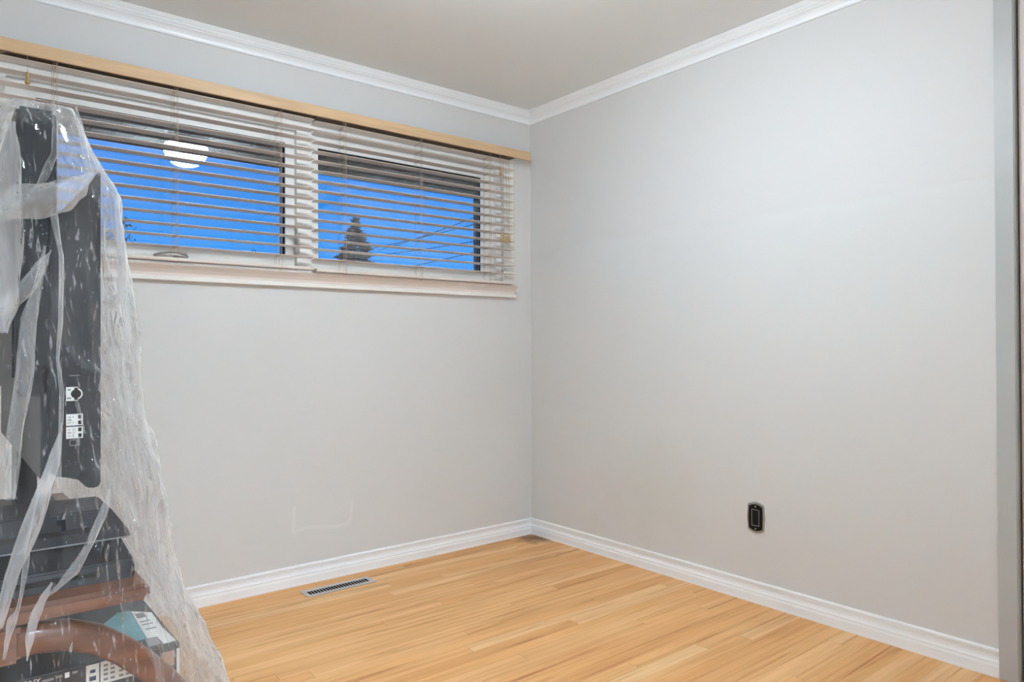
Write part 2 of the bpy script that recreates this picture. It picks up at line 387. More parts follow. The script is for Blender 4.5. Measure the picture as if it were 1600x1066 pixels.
struct('floor_fill_hall', B(HX0-0.1, HX1+0.1, HY-0.1, YF-T, -0.12, 0), m_carpet)
struct('ceiling_fill_hall', B(HX0-0.1, HX1+0.1, HY-0.1, YF-T, HC, HC+0.12), m_ceil)
bm = bmesh.new(); add_box(bm, HX0-0.1, HX1+0.1, HY-0.1, HY, 0, HC); add_box(bm, HX0-0.1, HX0, HY, YF-T, 0, HC); add_box(bm, HX1, HX1+0.1, HY, YF-T, 0, HC)
add_box(bm, HX0, XL-T, YF-T-0.06, YF-T, 0, HC)
struct('wall_fill_hall', bm, m_wall)
# closet behind the right wall
bm = bmesh.new()
add_box(bm, 0.74, 0.80, YF-T, CY0+0.4, 0, HC); add_box(bm, T, 0.74, CY0+0.34, CY0+0.4, 0, HC); add_box(bm, T, 0.74, YF-T, YF-T+0.05, 0, HC)
struct('wall_closet', bm, m_wall)
# casing round the closet opening
bm = bmesh.new()
add_box(bm, -0.019, 0, CY0, CY0+0.056, 0, CZ+0.056, 0.003)
add_box(bm, -0.019, 0, CY1-0.056, CY1, 0, CZ+0.056, 0.003)
add_box(bm, -0.019, 0, CY1, CY0, CZ, CZ+0.056, 0.003)
add_box(bm, 0, T, CY0, CY0+0.012, 0, CZ)
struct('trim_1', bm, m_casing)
d1 = struct('door_1', B(0.005, 0.039, CY1+0.01, CY0-0.005, 0.012, CZ-0.02, 0.002), m_closet)
bm = bmesh.new(); add_lathe(bm, [(0, -0.002), (0.026, -0.002), (0.026, 0.001), (0.020, 0.002), (0.018, 0.0005), (0, 0.0005)], (0, 0, 0), 20)
bmesh.ops.rotate(bm, cent=(0, 0, 0), matrix=Matrix.Rotation(-math.pi/2, 3, 'Y'), verts=bm.verts)
bmesh.ops.translate(bm, vec=(0.0045, -2.47, 0.95), verts=bm.verts)
obj('finger_pull', bm, m_silver, d1)

# mouldings: profile (d = distance off the wall, z), mitred at the corner
BASE = [(0, 0.0), (0.0155, 0.0), (0.0155, 0.006), (0.0145, 0.010), (0.0145, 0.034), (0.0125, 0.040), (0.0115, 0.0435), (0.0125, 0.0455), (0.0125, 0.0485), (0.0085, 0.050),
        (0.0058, 0.056), (0.0050, 0.063), (0.0058, 0.070), (0.0080, 0.0742), (0.0062, 0.0752), (0.0062, 0.0765), (0.0088, 0.079), (0.0094, 0.083), (0.0080, 0.0875), (0.004, 0.090), (0, 0.090)]
CROWN = [(0, 2.354), (0.0075, 2.354), (0.009, 2.357), (0.009, 2.361), (0.0065, 2.363), (0.008, 2.370), (0.012, 2.378), (0.0185, 2.3855), (0.0265, 2.390), (0.0265, 2.3935), (0.0295, 2.3945), (0.033, 2.398), (0.0355, 2.402),
         (0.0355, 2.405), (0.0385, 2.406), (0.042, 2.410), (0.0445, 2.414), (0.0475, 2.4165), (0.0475, HC), (0, HC)]
def mould(name, prof, wall, a, b, ma=True, mb=True, m=m_trim):
    """wall 'back': runs in x from a to b on y=0; 'right': runs in y on x=0; etc.  ma/mb: mitre the ends"""
    bm = bmesh.new(); A = []; Bv = []
    sg = 1 if b > a else -1
    for d, z in prof:
        ta = a + sg*d if ma else a; tb = b - sg*d if mb else b
        f = {'back': lambda t: (t, YB-d, z), 'right': lambda t: (XR-d, t, z), 'left': lambda t: (XL+d, t, z), 'front': lambda t: (t, YF+d, z)}[wall]
        A.append(bm.verts.new(f(ta))); Bv.append(bm.verts.new(f(tb)))
    n = len(prof)
    bm.faces.new(A); bm.faces.new(Bv[::-1])
    for i in range(n): bm.faces.new((A[i], Bv[i], Bv[(i+1) % n], A[(i+1) % n]))
    return struct(name, bm, m)
mould('baseboard_back', BASE, 'back', XL, XR)
mould('baseboard_right', BASE, 'right', YB, CY0+0.056, True, False)
mould('baseboard_left', BASE, 'left', YF, YB)
mould('baseboard_front', BASE, 'front', DX1, XR, False, True)
mould('trim_2', CROWN, 'back', XL, XR)
mould('trim_3', CROWN, 'right', YB, YF)
mould('trim_4', CROWN, 'left', YF, YB)
mould('trim_5', CROWN, 'front', XL, XR)

# ------------------------------------------------------------------ window
# casing on the wall face round the opening
bm = bmesh.new()
add_box(bm, WX1-0.004, -0.138, -0.016, 0, 1.416, 2.150, 0.002)
add_box(bm, -2.582, WX0+0.004, -0.016, 0, 1.416, 2.150, 0.002)
add_box(bm, WX0, WX1, -0.016, 0, WZ1-0.004, 2.150, 0.002)
struct('trim_6', bm, m_sash)
bm = bmesh.new(); add_prism(bm, [(0, 1.4155), (-0.050, 1.4155), (-0.052, 1.4135), (-0.050, 1.410), (-0.034, 1.396), (-0.022, 1.382), (-0.018, 1.370), (0, 1.370)], 'x', -2.584, -0.136)
struct('trim_10', bm, m_apron)
# bead under the apron, with a short return at each end
bm = bmesh.new()
add_prism(bm, [(-0.0, 1.3505), (-0.023, 1.3505), (-0.025, 1.353), (-0.025, 1.3665), (-0.022, 1.3695), (-0.0, 1.3698)], 'x', -2.597, -0.128)
add_box(bm, -0.1385, -0.113, -0.024, 0, 1.382, 1.404, 0.003)
add_box(bm, -2.607, -2.5815, -0.024, 0, 1.382, 1.404, 0.003)
struct('trim_7', bm, m_sash)
def window(name, gx0, gx1, mull_side):
    """one awning window: glass from gx0 to gx1"""
    gz0, gz1 = 1.492, 2.012
    bm = bmesh.new()                                     # outer frame in the opening
    o0, o1 = (WX0, -1.356) if mull_side == 'r' else (-1.356, WX1)
    y0, y1 = 0.012, T
    fr = 0.036
    add_box(bm, o0, o0+fr, y0, y1, WZ0, WZ1); add_box(bm, o1-fr, o1, y0, y1, WZ0, WZ1)
    add_box(bm, o0+fr, o1-fr, y0, y1, WZ0, WZ0+0.012); add_box(bm, o0+fr, o1-fr, y0, y1, WZ1-0.016, WZ1)
    root = struct(name, bm, m_sash)
    bm = bmesh.new()                                     # sash
    s0, s1, t0, t1 = o0+fr+0.0006, o1-fr-0.0006, WZ0+0.0126, WZ1-0.0166
    ya, yb = 0.038, 0.075
    add_box(bm, s0, gx0-0.006, ya, yb, t0, t1); add_box(bm, gx1+0.006, s1, ya, yb, t0, t1)
    add_box(bm, gx0-0.006, gx0, ya, 0.047, gz0, gz1); add_box(bm, gx1, gx1+0.006, ya, 0.047, gz0, gz1)
    add_box(bm, gx0-0.006, gx1+0.006, ya, yb, t0, gz0-0.006); add_box(bm, gx0-0.006, gx1+0.006, ya, yb, gz1+0.006, t1)
    add_box(bm, gx0-0.006, gx1+0.006, ya, 0.047, gz1, gz1+0.006); add_box(bm, gx0-0.006, gx1+0.006, ya, 0.050, gz0-0.006, gz0)
    obj('sash', bm, m_sash, root)
    bm = bmesh.new()                                     # dark outer storm frame behind the glass, seen at a slant
    ga, gb = 0.0752, 0.108
    for (a, c) in ((gx0-0.02, gx0), (gx1, gx1+0.02)): add_box(bm, a, c, ga, gb, gz0-0.02, gz1+0.02)
    add_box(bm, gx0, gx1, ga, gb, gz1, gz1+0.02); add_box(bm, gx0, gx1, ga, gb, gz0-0.02, gz0)
    obj('outer_frame', bm, m_gasket, root)
    bm = bmesh.new()
    add_box(bm, gx1-0.0015, gx1, 0.088, 0.092, gz0, gz1)
    obj('spacer_strip', bm, m_roof, root)
    bm = bmesh.new()                                     # black inner gasket lining the sash opening
    for (a, c) in ((gx0-0.006, gx0-0.0002), (gx1+0.0002, gx1+0.006)): add_box(bm, a, c, 0.047, 0.0598, gz0-0.006, gz1+0.006)
    add_box(bm, gx0, gx1, 0.047, 0.0598, gz1+0.0002, gz1+0.006); add_box(bm, gx0, gx1, 0.050, 0.0598, gz0-0.006, gz0-0.0002)
    obj('gasket', bm, m_gasket, root)
    obj('glass', B(gx0-0.006, gx1+0.006, 0.0600, 0.0604, gz0-0.006, gz1+0.006), m_glass, root)
    return root
w1 = window('window_1', -2.386, -1.435, 'r')
w2 = window('window_2', -1.278, -0.327, 'l')
# crank handle on the lower sash rail
bm = bmesh.new()
add_prism(bm, [(-2.01, 1.437), (-1.985, 1.446), (-1.875, 1.444), (-1.852, 1.437)], 'y', 0.012, -0.006, 0.002)
add_tube(bm, [(-1.99, 0.012, 1.452), (-1.965, 0.008, 1.462), (-1.935, 0.006, 1.470), (-1.90, 0.006, 1.470), (-1.868, 0.010, 1.463), (-1.862, 0.012, 1.452)], [0.005, 0.006, 0.006, 0.006, 0.006, 0.005], 8)
add_tube(bm, [(-1.862, 0.012, 1.452), (-1.885, 0.004, 1.452), (-1.915, 0.003, 1.452)], 0.005, 8)
obj('crank_handle', bm, m_handle, w1, True)
bm = bmesh.new()                                         # lever latch on the mullion side
add_box(bm, -1.402, -1.382, 0.000, 0.012, 1.500, 1.600, 0.003)
add_tube(bm, [(-1.393, 0.0, 1.545), (-1.394, -0.010, 1.56), (-1.403, -0.013, 1.60), (-1.408, -0.011, 1.628)], [0.006, 0.007, 0.006, 0.004], 8)
obj('latch', bm, m_handle, w1, True)
bm = bmesh.new()                                         # little ring sticker on the glass
add_lathe(bm, [(0.0065, 0), (0.0095, 0), (0.0095, 0.0004), (0.0065, 0.0004), (0.0065, 0)], (0, 0, 0), 8)
bmesh.ops.rotate(bm, cent=(0, 0, 0), matrix=Matrix.Rotation(math.pi/2, 3, 'X'), verts=bm.verts)
bmesh.ops.translate(bm, vec=(-1.571, 0.0598, 1.506), verts=bm.verts)
obj('sticker', bm, m_blue, w1)

# ------------------------------------------------------------------ wood valance over the blinds
VY0, VY1, VZ0, VZ1 = -0.092, -0.080, 2.120, 2.166
bm = bmesh.new()
add_box(bm, -2.62, -0.074, VY0, VY1, VZ0, VZ1, 0.0015)
vl = obj('window_valance', bm, m_val)
tag(vl, 'long tan wooden valance board across the top of the window blinds', 'valance')
for xx in (-0.236, -2.50):
    bm = bmesh.new()
    add_prism(bm, [(xx-0.034, 2.1195), (xx-0.020, 2.1165), (xx-0.006, 2.1165), (xx+0.004, 2.109), (xx+0.016, 2.1165), (xx+0.030, 2.1195)], 'y', -0.091, -0.074, 0.0005)
    obj('clip', bm, m_head, vl)

# ------------------------------------------------------------------ venetian blinds
BY0, BY1 = -0.072, -0.022
BYC = (BY0+BY1)/2
PITCH, ZR = 0.0445, 1.4335
def slat_bm(x0, x1):
    bm = bmesh.new(); n = 8; r = 0.0014; P = []
    hw = 0.025
    for k in range(n+1):
        t = -1+2*k/n
        P.append((BYC+hw*t, 0.0012*(1-t*t)+r*(1 if abs(t) < 1 else 0.55)))
    for k in range(n, -1, -1):
        t = -1+2*k/n
        P.append((BYC+hw*t, 0.0012*(1-t*t)-r*(1 if abs(t) < 1 else 0.55)))
    a = math.radians(-3.5); c_, s_ = math.cos(a), math.sin(a)      # room-side edge a little higher
    P = [(BYC+(y-BYC)*c_-z*s_, (y-BYC)*s_+z*c_) for y, z in P]
    add_prism(bm, P, 'x', x0, x1)
    return bm
def tassel_bm(x, y, ztop):
    bm = bmesh.new()
    add_lathe(bm, [(0, 0.0), (0.0035, 0.0), (0.0045, -0.004), (0.0048, -0.012), (0.0065, -0.026), (0.0088, -0.036), (0.0088, -0.040), (0.006, -0.043), (0, -0.043)], (x, y, ztop), 14)
    return bm
def make_blind(x0, x1, zoff, ladders, label, tassels):
    t = thing('venetian_blind', label, 'blind', ((x0+x1)/2, BYC, ZR-0.014+zoff), 'venetian blinds in the long window')
    obj('headrail', B(x0, x1, -0.0785, -0.020, 2.1215, 2.166, 0.001), m_head, t)
    sl = None
    for k in range(1, 16):
        if sl is None:
            sl = obj('slat', slat_bm(x0, x1), m_slat, t, False); sl.location.z = 0
            first = sl
        else:
            sl = first.copy(); COL.objects.link(sl); sl.parent = t; sl.matrix_parent_inverse = Matrix.Translation(-t.location)
        zz = ZR + zoff + PITCH*k
        sl.location = (0, 0, zz)
    bm = bmesh.new()
    add_box(bm, x0, x1, BY0-0.001, BY1+0.001, ZR-0.014+zoff, ZR+zoff, 0.003)
    obj('bottom_rail', bm, m_rail, t)
    for lx in ladders:
        bm = bmesh.new()
        for yy in (BY0-0.0012, BY1+0.0012):
            for dx in (-0.004, 0.004):
                add_tube(bm, [(lx+dx, yy, 2.121), (lx+dx, yy, ZR+zoff-0.006)], 0.00065, 5)
        for k in range(1, 16):
            zz = ZR+zoff+PITCH*k-0.0022
            for dx in (-0.004, 0.004):
                add_tube(bm, [(lx+dx, BY0-0.0012, zz+0.0034), (lx+dx, BYC, zz), (lx+dx, BY1+0.0012, zz-0.0020)], 0.0009, 4)
        obj('ladder_cord', bm, m_cord, t)
        bm = bmesh.new()
        add_tube(bm, [(lx+0.008, BY0-0.003, 2.121), (lx+0.009, BY0-0.003, 1.7), (lx+0.008, BY0-0.003, ZR+zoff-0.014), (lx+0.004, BY0+0.004, ZR+zoff-0.026), (lx-0.004, BY0+0.006, ZR+zoff-0.024)], 0.0008, 5)
        obj('lift_cord', bm, m_cord, t)
    for (tx, tz, dy) in tassels:
        bm = bmesh.new()
        yy = BY0-0.012+dy
        add_tube(bm, [(tx, BY0-0.004, 2.1216), (tx, yy, tz+0.06 if tz < 2.03 else tz+0.02), (tx, yy, tz)], 0.0008, 5)
        c = obj('pull_cord', bm, m_cord, t)
        obj('tassel', tassel_bm(tx, yy, tz+0.001), m_tassel, c, True)
    return t
make_blind(-1.336, -0.170, 0.0, (-1.197, -0.783, -0.350),
           'cream slatted venetian blind in the right half of the window, tree visible behind it',
           [(-0.282, 2.052, 0), (-0.277, 1.690, 0.0), (-0.258, 1.692, 0.003), (-0.240, 1.682, -0.002), (-0.222, 1.694, 0.002)])
make_blind(-2.508, -1.342, 0.006, (-2.338, -1.928, -1.503),
           'cream slatted venetian blind in the left half of the window, partly behind the plastic sheet',
           [(-2.421, 2.060, 0)])

# ------------------------------------------------------------------ ceiling light (seen mirrored in the window glass)
LX, LY = -1.42, -1.62
lt = thing('ceiling_light', 'round flush ceiling light with white opal dome glass, mirrored in the left window', 'lamp', (LX, LY, HC))
bm = bmesh.new(); add_lathe(bm, [(0, 0), (0.135, 0), (0.135, -0.012), (0.125, -0.030), (0.118, -0.042), (0, -0.042)], (LX, LY, HC), 40)
obj('base', bm, m_trim, lt, True)
bm = bmesh.new()
prof = [(0.118, -0.042)] + [(0.132*math.cos(a)**0.8 if a < 1.55 else 0, -0.055-0.125*math.sin(a)) for a in [i*math.pi/2/12 for i in range(13)]]
add_lathe(bm, prof, (LX, LY, HC), 40)
obj('dome_glass', bm, m_lamp, lt, True)

# ------------------------------------------------------------------ floor register
vt = thing('floor_vent', 'grey metal floor register with dark slots beside the baseboard', 'vent', (-1.265, -0.145, 0))
vx0, vx1, vy0, vy1 = -1.428, -1.103, -0.192, -0.098
obj('slot_shade_plate', B(vx0+0.004, vx1-0.004, vy0+0.004, vy1-0.004, 0.0002, 0.0012), m_dark, vt)  # black sheet standing in for the shade inside the duct; floor is uncut
bm = bmesh.new()
mx_, my_ = 0.020, 0.024
add_prism(bm, [(vx0+0.004, vy0), (vx1-0.004, vy0), (vx1, vy0+0.004), (vx1, vy1-0.004), (vx1-0.004, vy1), (vx0+0.004, vy1), (vx0, vy1-0.004), (vx0, vy0+0.004)], 'z', 0.0012, 0.0016)
bmesh.ops.delete(bm, geom=list(bm.faces), context='FACES_ONLY')
bm.free(); bm = bmesh.new()
for (a, b_, c, d) in ((vx0, vx1, vy0, vy0+my_), (vx0, vx1, vy1-my_, vy1), (vx0, vx0+mx_, vy0+my_, vy1-my_), (vx1-mx_, vx1, vy0+my_, vy1-my_)):
    add_box(bm, a, b_, c, d, 0.0012, 0.0036)
obj('frame', bm, m_vent, vt)
bm = bmesh.new()
n = 21
for k in range(1, n):
    xx = vx0+mx_ + (vx1-vx0-2*mx_)*k/n
    add_box(bm, xx-0.0016, xx+0.0016, vy0+my_, vy1-my_, 0.0012, 0.0026)
obj('grille', bm, m_vent, vt)

# ------------------------------------------------------------------ outlet plate on the right wall
ot = thing('outlet_plate', 'black outlet plate with shaped chrome rim low on the right wall', 'outlet', (0, -1.448, 0.355))
OC = (-1.448, 0.3555)
def hexa(s, sx=None):
    sx = s if sx is None else sx
    hw, hs, hp = 0.0385*sx, 0.0535*s, 0.0655*s
    pts = [(-hw*0.98, -hs), (-0.018*sx, -hs-0.0085*s), (0, -hp), (0.018*sx, -hs-0.0085*s), (hw*0.98, -hs), (hw*1.05, 0), (hw*0.98, hs), (0.018*sx, hs+0.0085*s), (0, hp), (-0.018*sx, hs+0.0085*s), (-hw*0.98, hs), (-hw*1.05, 0)]
    return [(OC[0]+a, OC[1]+b_) for a, b_ in pts]
bm = bmesh.new(); add_prism(bm, hexa(1.0), 'x', -0.0005, -0.006, 0.0022); obj('rim', bm, m_nickel, ot)
bm = bmesh.new(); add_prism(bm, hexa(0.86, 0.82), 'x', -0.0055, -0.0072); obj('insert', bm, m_black, ot)
bm = bmesh.new()
for (a, b_, c, d) in ((-0.0175, -0.0155, -0.034, 0.034), (0.0155, 0.0175, -0.034, 0.034), (-0.0155, 0.0155, 0.032, 0.034), (-0.0155, 0.0155, -0.034, -0.032)):
    add_box(bm, -0.0086, -0.0070, OC[0]+a, OC[0]+b_, OC[1]+c, OC[1]+d)
obj('receptacle_frame', bm, m_grey, ot)
obj('receptacle', B(-0.0078, -0.0070, OC[0]-0.0155, OC[0]+0.0155, OC[1]-0.032, OC[1]+0.032), m_black, ot)
for dz in (-0.0465, 0.0465):
    bm = bmesh.new(); add_lathe(bm, [(0, 0.0028), (0.002, 0.0026), (0.0038, 0.0012), (0.0038, 0), (0, 0)], (0, 0, 0), 12)
    bmesh.ops.rotate(bm, cent=(0, 0, 0), matrix=Matrix.Rotation(-math.pi/2, 3, 'Y'), verts=bm.verts)
    bmesh.ops.translate(bm, vec=(-0.0070, OC[0], OC[1]+dz), verts=bm.verts)
    obj('screw', bm, m_nickel, ot, True)

# ------------------------------------------------------------------ covered furniture at the left
# trestle table with sabre legs
TX0, TX1, TY0, TY1, TZ = -2.845, -2.392, -1.79, -0.78, 0.675
tb = thing('side_table', 'reddish brown wooden table with curved sabre legs under the plastic sheet', 'table', (-2.62, -1.28, 0))
bm = bmesh.new(); add_box(bm, TX0, TX1, TY0, TY1, TZ-0.028, TZ, 0.008); obj('tabletop', bm, m_cherry, tb)
LEGC = [(-2.600, 0.612), (-2.555, 0.614), (-2.510, 0.607), (-2.470, 0.590), (-2.432, 0.562), (-2.397, 0.528), (-2.362, 0.487), (-2.325, 0.435), (-2.288, 0.370), (-2.258, 0.290), (-2.238, 0.20), (-2.222, 0.11), (-2.205, 0.045), (-2.185, 0.021)]
LEGW = [0.024, 0.024, 0.024, 0.0235, 0.023, 0.0225, 0.0225, 0.0225, 0.022, 0.021, 0.020, 0.019, 0.018, 0.018]
def leg_bm(sx, yc):
    bm = bmesh.new(); rings = []
    for i, (x, z) in enumerate(LEGC):
        a = LEGC[max(0, i-1)]; c = LEGC[min(len(LEGC)-1, i+1)]
        t = Vector((c[0]-a[0], c[1]-a[1])).normalized(); nn = Vector((-t.y, t.x))
        ring = []
        for k in range(12):
            an = 2*math.pi*k/12
            ca, sa = math.cos(an), math.sin(an)
            ca = math.copysign(abs(ca)**0.6, ca); sa = math.copysign(abs(sa)**0.6, sa)
            px, pz = x + nn.x*LEGW[i]*ca, z + nn.y*LEGW[i]*ca
            pz = max(pz, 0.0)
            X = px if sx > 0 else 2*(-2.6235) - px
            ring.append(bm.verts.new((X, yc + 0.022*sa, pz)))
        rings.append(ring)
    for i in range(len(rings)-1):
        for k in range(12): bm.faces.new((rings[i][k], rings[i][(k+1) % 12], rings[i+1][(k+1) % 12], rings[i+1][k]))
    bm.faces.new(rings[0][::-1]); bm.faces.new(rings[-1])
    return bm
LEGL = [(x if x > -2.50 else x, z) for x, z in LEGC]
for yc in (-1.755, -0.83):
    obj('leg', leg_bm(1, yc), m_cherry, tb, True)
    # the leg toward the wall is the same curve, pulled in so that its foot stays off the wall
    keep = list(LEGC)
    LEGC[:] = [(-2.6235 + (x+2.6235)*0.56, z) for x, z in keep]
    obj('leg', leg_bm(-1, yc), m_cherry, tb, True)
    LEGC[:] = keep
    bm = bmesh.new(); add_box(bm, -2.665, -2.575, yc-0.024, yc+0.024, 0.585, TZ-0.0285, 0.006); obj('trestle_block', bm, m_cherry, tb)

# carton of an electronics set, on the floor under the table
BX0, BX1, BF, BBk, BZ = -2.84, -2.312, -1.655, -0.92, 0.511
cb = thing('carton', 'large dark printed cardboard carton with white labels under the brown table', 'box', (-2.58, -1.3, 0))
bm = bmesh.new(); add_box(bm, BX0, BX1, BF, BBk, 0.0, BZ, 0.003); obj('box_body', bm, m_box, cb)
obj('front_panel', B(BX0+0.004, BX1-0.004, BF-0.001, BF, 0.004, BZ-0.004), m_boxf, cb)
bm = bmesh.new(); add_prism(bm, [(-2.435, -1.50), (-2.375, -1.41), (-2.352, -1.415), (-2.357, -1.60), (-2.40, -1.60)], 'z', BZ, BZ+0.0006); obj('teal_picture', bm, m_teal, cb)
bm = bmesh.new(); add_prism(bm, [(-2.351, -1.42), (-2.318, -1.455), (-2.321, -1.56), (-2.316, -1.645), (-2.338, -1.645), (-2.341, -1.60), (-2.357, -1.60)], 'z', BZ, BZ+0.0008)
lb = obj('top_label', bm, m_label, cb); lb['label'] = 'white label on the carton top'
obj('label_picture', B(-2.349, -2.332, -1.475, -1.445, BZ+0.0008, BZ+0.0011), m_grey, lb)
for yy in (-1.50, -1.52, -1.55): obj('print_line', B(-2.350, -2.330, yy-0.003, yy+0.003, BZ+0.0008, BZ+0.0011), m_grey, lb)
obj('barcode_patch', B(-2.362, -2.342, -1.642, -1.603, BZ, BZ+0.0007), m_grey, cb)
for (a, b_, zt, zb_) in ((-2.469, -2.4485, 0.509, 0.472), (-2.4465, -2.388, 0.510, 0.470)):
    l2 = obj('front_label', B(a, b_, BF-0.0018, BF-0.001, zb_, zt), m_label, cb); l2['label'] = 'white label on the carton front'
    bm = bmesh.new()
    if b_-a < 0.03:
        add_box(bm, a+0.006, b_-0.006, BF-0.0021, BF-0.0018, 0.494, 0.500); add_box(bm, a+0.005, b_-0.005, BF-0.0021, BF-0.0018, 0.480, 0.488)
    else:
        for xx in (a+0.005, a+0.016, a+0.030, a+0.041):
            for zz in (0.502, 0.494, 0.486, 0.477): add_box(bm, xx, xx+0.007, BF-0.0021, BF-0.0018, zz-0.0022, zz+0.0022)
    obj('label_print', bm, m_grey if b_-a > 0.03 else m_blue, l2)
obj('kraft_patch', B(-2.345, -2.322, BF-0.0018, BF-0.001, 0.47, 0.498), m_kraft, cb)
obj('tape_strip', B(-2.318, -2.3125, BF-0.0018, BF-0.001, 0.30, 0.500), m_label, cb)
# lettering on the carton front
def text_obj(s, size, x, z, y, m, parent, ext=0.0003, name='lettering', bold=0.0):
    cu = bpy.data.curves.new('txt', 'FONT'); cu.body = s; cu.size = size; cu.extrude = ext; cu.offset = bold
    to = bpy.data.objects.new('txt', cu); COL.objects.link(to)
    dg = bpy.context.evaluated_depsgraph_get()
    me = bpy.data.meshes.new_from_object(to.evaluated_get(dg))
    bpy.data.objects.remove(to, do_unlink=True)
    me.transform(Matrix.Translation((x, y, z)) @ Matrix.Rotation(math.pi/2, 4, 'X'))
    me.materials.append(m)
    o = bpy.data.objects.new(name, me); COL.objects.link(o); o.parent = parent; o.matrix_parent_inverse = Matrix.Translation(-parent.location)
    return o
text_obj('SONY', 0.0125, -2.5705, 0.4995, BF-0.0014, m_print, cb, bold=0.0004)
bm = bmesh.new()
for (a, b_, z) in ((-2.535, -2.518, 0.501), (-2.515, -2.505, 0.502), (-2.49, -2.482, 0.503)): add_box(bm, a, b_, BF-0.0014, BF-0.001, z-0.002, z+0.002)
obj('small_print', bm, m_grey, cb)
obj('white_square', B(-2.5015, -2.4945, BF-0.0014, BF-0.001, 0.497, 0.506), m_label, cb)

# devices on the table
dv = thing('media_player', 'flat black electronic device with sloped front on the brown table', 'device', (-2.5, -1.66, TZ))
bm = bmesh.new()
add_prism(bm, [(-1.735, TZ), (-1.725, TZ+0.030), (-1.60, TZ+0.044), (-1.50, TZ+0.044), (-1.50, TZ)], 'x', -2.80, -2.405, 0.003)
obj('body', bm, m_dev, dv)
bm = bmesh.new()
for k in range(14):
    xx = -2.445+0.0028*k
    add_box(bm, xx, xx+0.0012, -1.60, -1.52, TZ+0.0438, TZ+0.0446)
obj('vent_grille', bm, m_tv2, dv)
obj('display_strip', B(-2.74, -2.46, -1.7330, -1.729, TZ+0.012, TZ+0.020), m_black, dv)
rc = thing('disc_recorder', 'charcoal box with slanted side stacked on the flat black device', 'device', (-2.55, -1.58, TZ+0.044))
bm = bmesh.new()
add_prism(bm, [(-2.78, TZ+0.0445), (-2.392, TZ+0.0445), (-2.392, TZ+0.056), (-2.424, TZ+0.104), (-2.76, TZ+0.110), (-2.78, TZ+0.100)], 'y', -1.625, -1.48, 0.003)
obj('body', bm, m_dev2, rc)
obj('trim_line', B(-2.775, -2.395, -1.6262, -1.6245, TZ+0.046, TZ+0.0485), m_grey, rc)
obj('front_slot', B(-2.74, -2.46, -1.6266, -1.6245, TZ+0.066, TZ+0.076), m_black, rc)

# television standing end-on, inputs on its side facing the camera
tv = thing('television', 'dark television seen end-on with white input labels, wrapped in plastic', 'television', (-2.53, -1.25, TZ))
obj('panel', B(-2.579, -2.522, -1.735, -0.84, 1.00, 1.474, 0.006), m_tv2, tv)
bm = bmesh.new()
add_prism(bm, [(-2.461, 1.383), (-2.480, 1.352), (-2.510, 1.312), (-2.534, 1.293), (-2.534, 0.889), (-2.528, 0.868), (-2.491, 0.860), (-2.482, 0.844), (-2.468, 0.842), (-2.461, 0.848)], 'y', -1.752, -0.86, 0.002)
obj('back_cover', bm, m_tv, tv)
obj('screen', B(-2.5815, -2.579, -1.70, -0.875, 1.03, 1.45), m_black, tv)
obj('bezel_strip', B(-2.545, -2.534, -1.735, -0.86, 0.86, 1.05, 0.002), m_tv2, tv)
Y = -1.7526
for (zt, zb_, kind) in ((1.014, 0.991, 'round'), (0.969, 0.950, 'twin'), (0.9478, 0.9285, 'twin')):
    l = obj('port_label', B(-2.5115, -2.4875 if kind == 'twin' else -2.4945, Y-0.0006, Y+0.0006, zb_, zt), m_label, tv)
    bm = bmesh.new()
    if kind == 'round':
        zc = (zt+zb_)/2
        add_lathe(bm, [(0, 0.002), (0.0075, 0.002), (0.0075, 0), (0, 0)], (0, 0, 0), 18)
        bmesh.ops.rotate(bm, cent=(0, 0, 0), matrix=Matrix.Rotation(math.pi/2, 3, 'X'), verts=bm.verts)
        bmesh.ops.translate(bm, vec=(-2.4975, Y, zc), verts=bm.verts)
        add_box(bm, -2.5000, -2.4950, Y-0.002, Y, zb_+0.0012, zt-0.0012)
        obj('antenna_port', bm, m_black, l)
        bm = bmesh.new(); add_lathe(bm, [(0.0075, 0.0012), (0.0096, 0.0012), (0.0096, 0), (0.0075, 0), (0.0075, 0.0012)], (0, 0, 0), 18)
        bmesh.ops.rotate(bm, cent=(0, 0, 0), matrix=Matrix.Rotation(math.pi/2, 3, 'X'), verts=bm.verts)
        bmesh.ops.translate(bm, vec=(-2.4975, Y, zc), verts=bm.verts)
        obj('port_ring', bm, m_label, l)
        bm = bmesh.new(); add_box(bm, -2.5095, -2.5050, Y-0.0009, Y-0.0006, zt-0.006, zt-0.003); add_box(bm, -2.5105, -2.5040, Y-0.0009, Y-0.0006, zb_+0.003, zb_+0.006)
        obj('port_print', bm, m_grey, l)
    else:
        for f in (0.25, 0.75):
            zc = zb_+(zt-zb_)*f
            add_box(bm, -2.4945, -2.4895, Y-0.0016, Y-0.0006, zc-0.0032, zc+0.0032, 0.0006)
        obj('socket', bm, m_black, l)
        bm = bmesh.new()
        for f in (0.25, 0.75):
            zc = zb_+(zt-zb_)*f
            add_box(bm, -2.5025, -2.5010, Y-0.0009, Y-0.0006, zc-0.0009, zc+0.0009)
            add_box(bm, -2.5090, -2.5055, Y-0.0009, Y-0.0006, zc-0.0006, zc+0.0006)
        add_box(bm, -2.5095, -2.5040, Y-0.0009, Y-0.0006, (zt+zb_)/2-0.0008, (zt+zb_)/2+0.0008)
        obj('port_print', bm, m_grey, l)
bm = bmesh.new()
for (a, b_, c, d) in ((-2.5065, -2.4920, 0.9255, 0.9265), (-2.5065, -2.4920, 0.9165, 0.9175), (-2.5065, -2.5055, 0.9175, 0.9255), (-2.4930, -2.4920, 0.9175, 0.9255)):
    add_box(bm, a, b_, Y-0.0009, Y+0.0006, c, d)
obj('port_outline', bm, m_grey, tv)
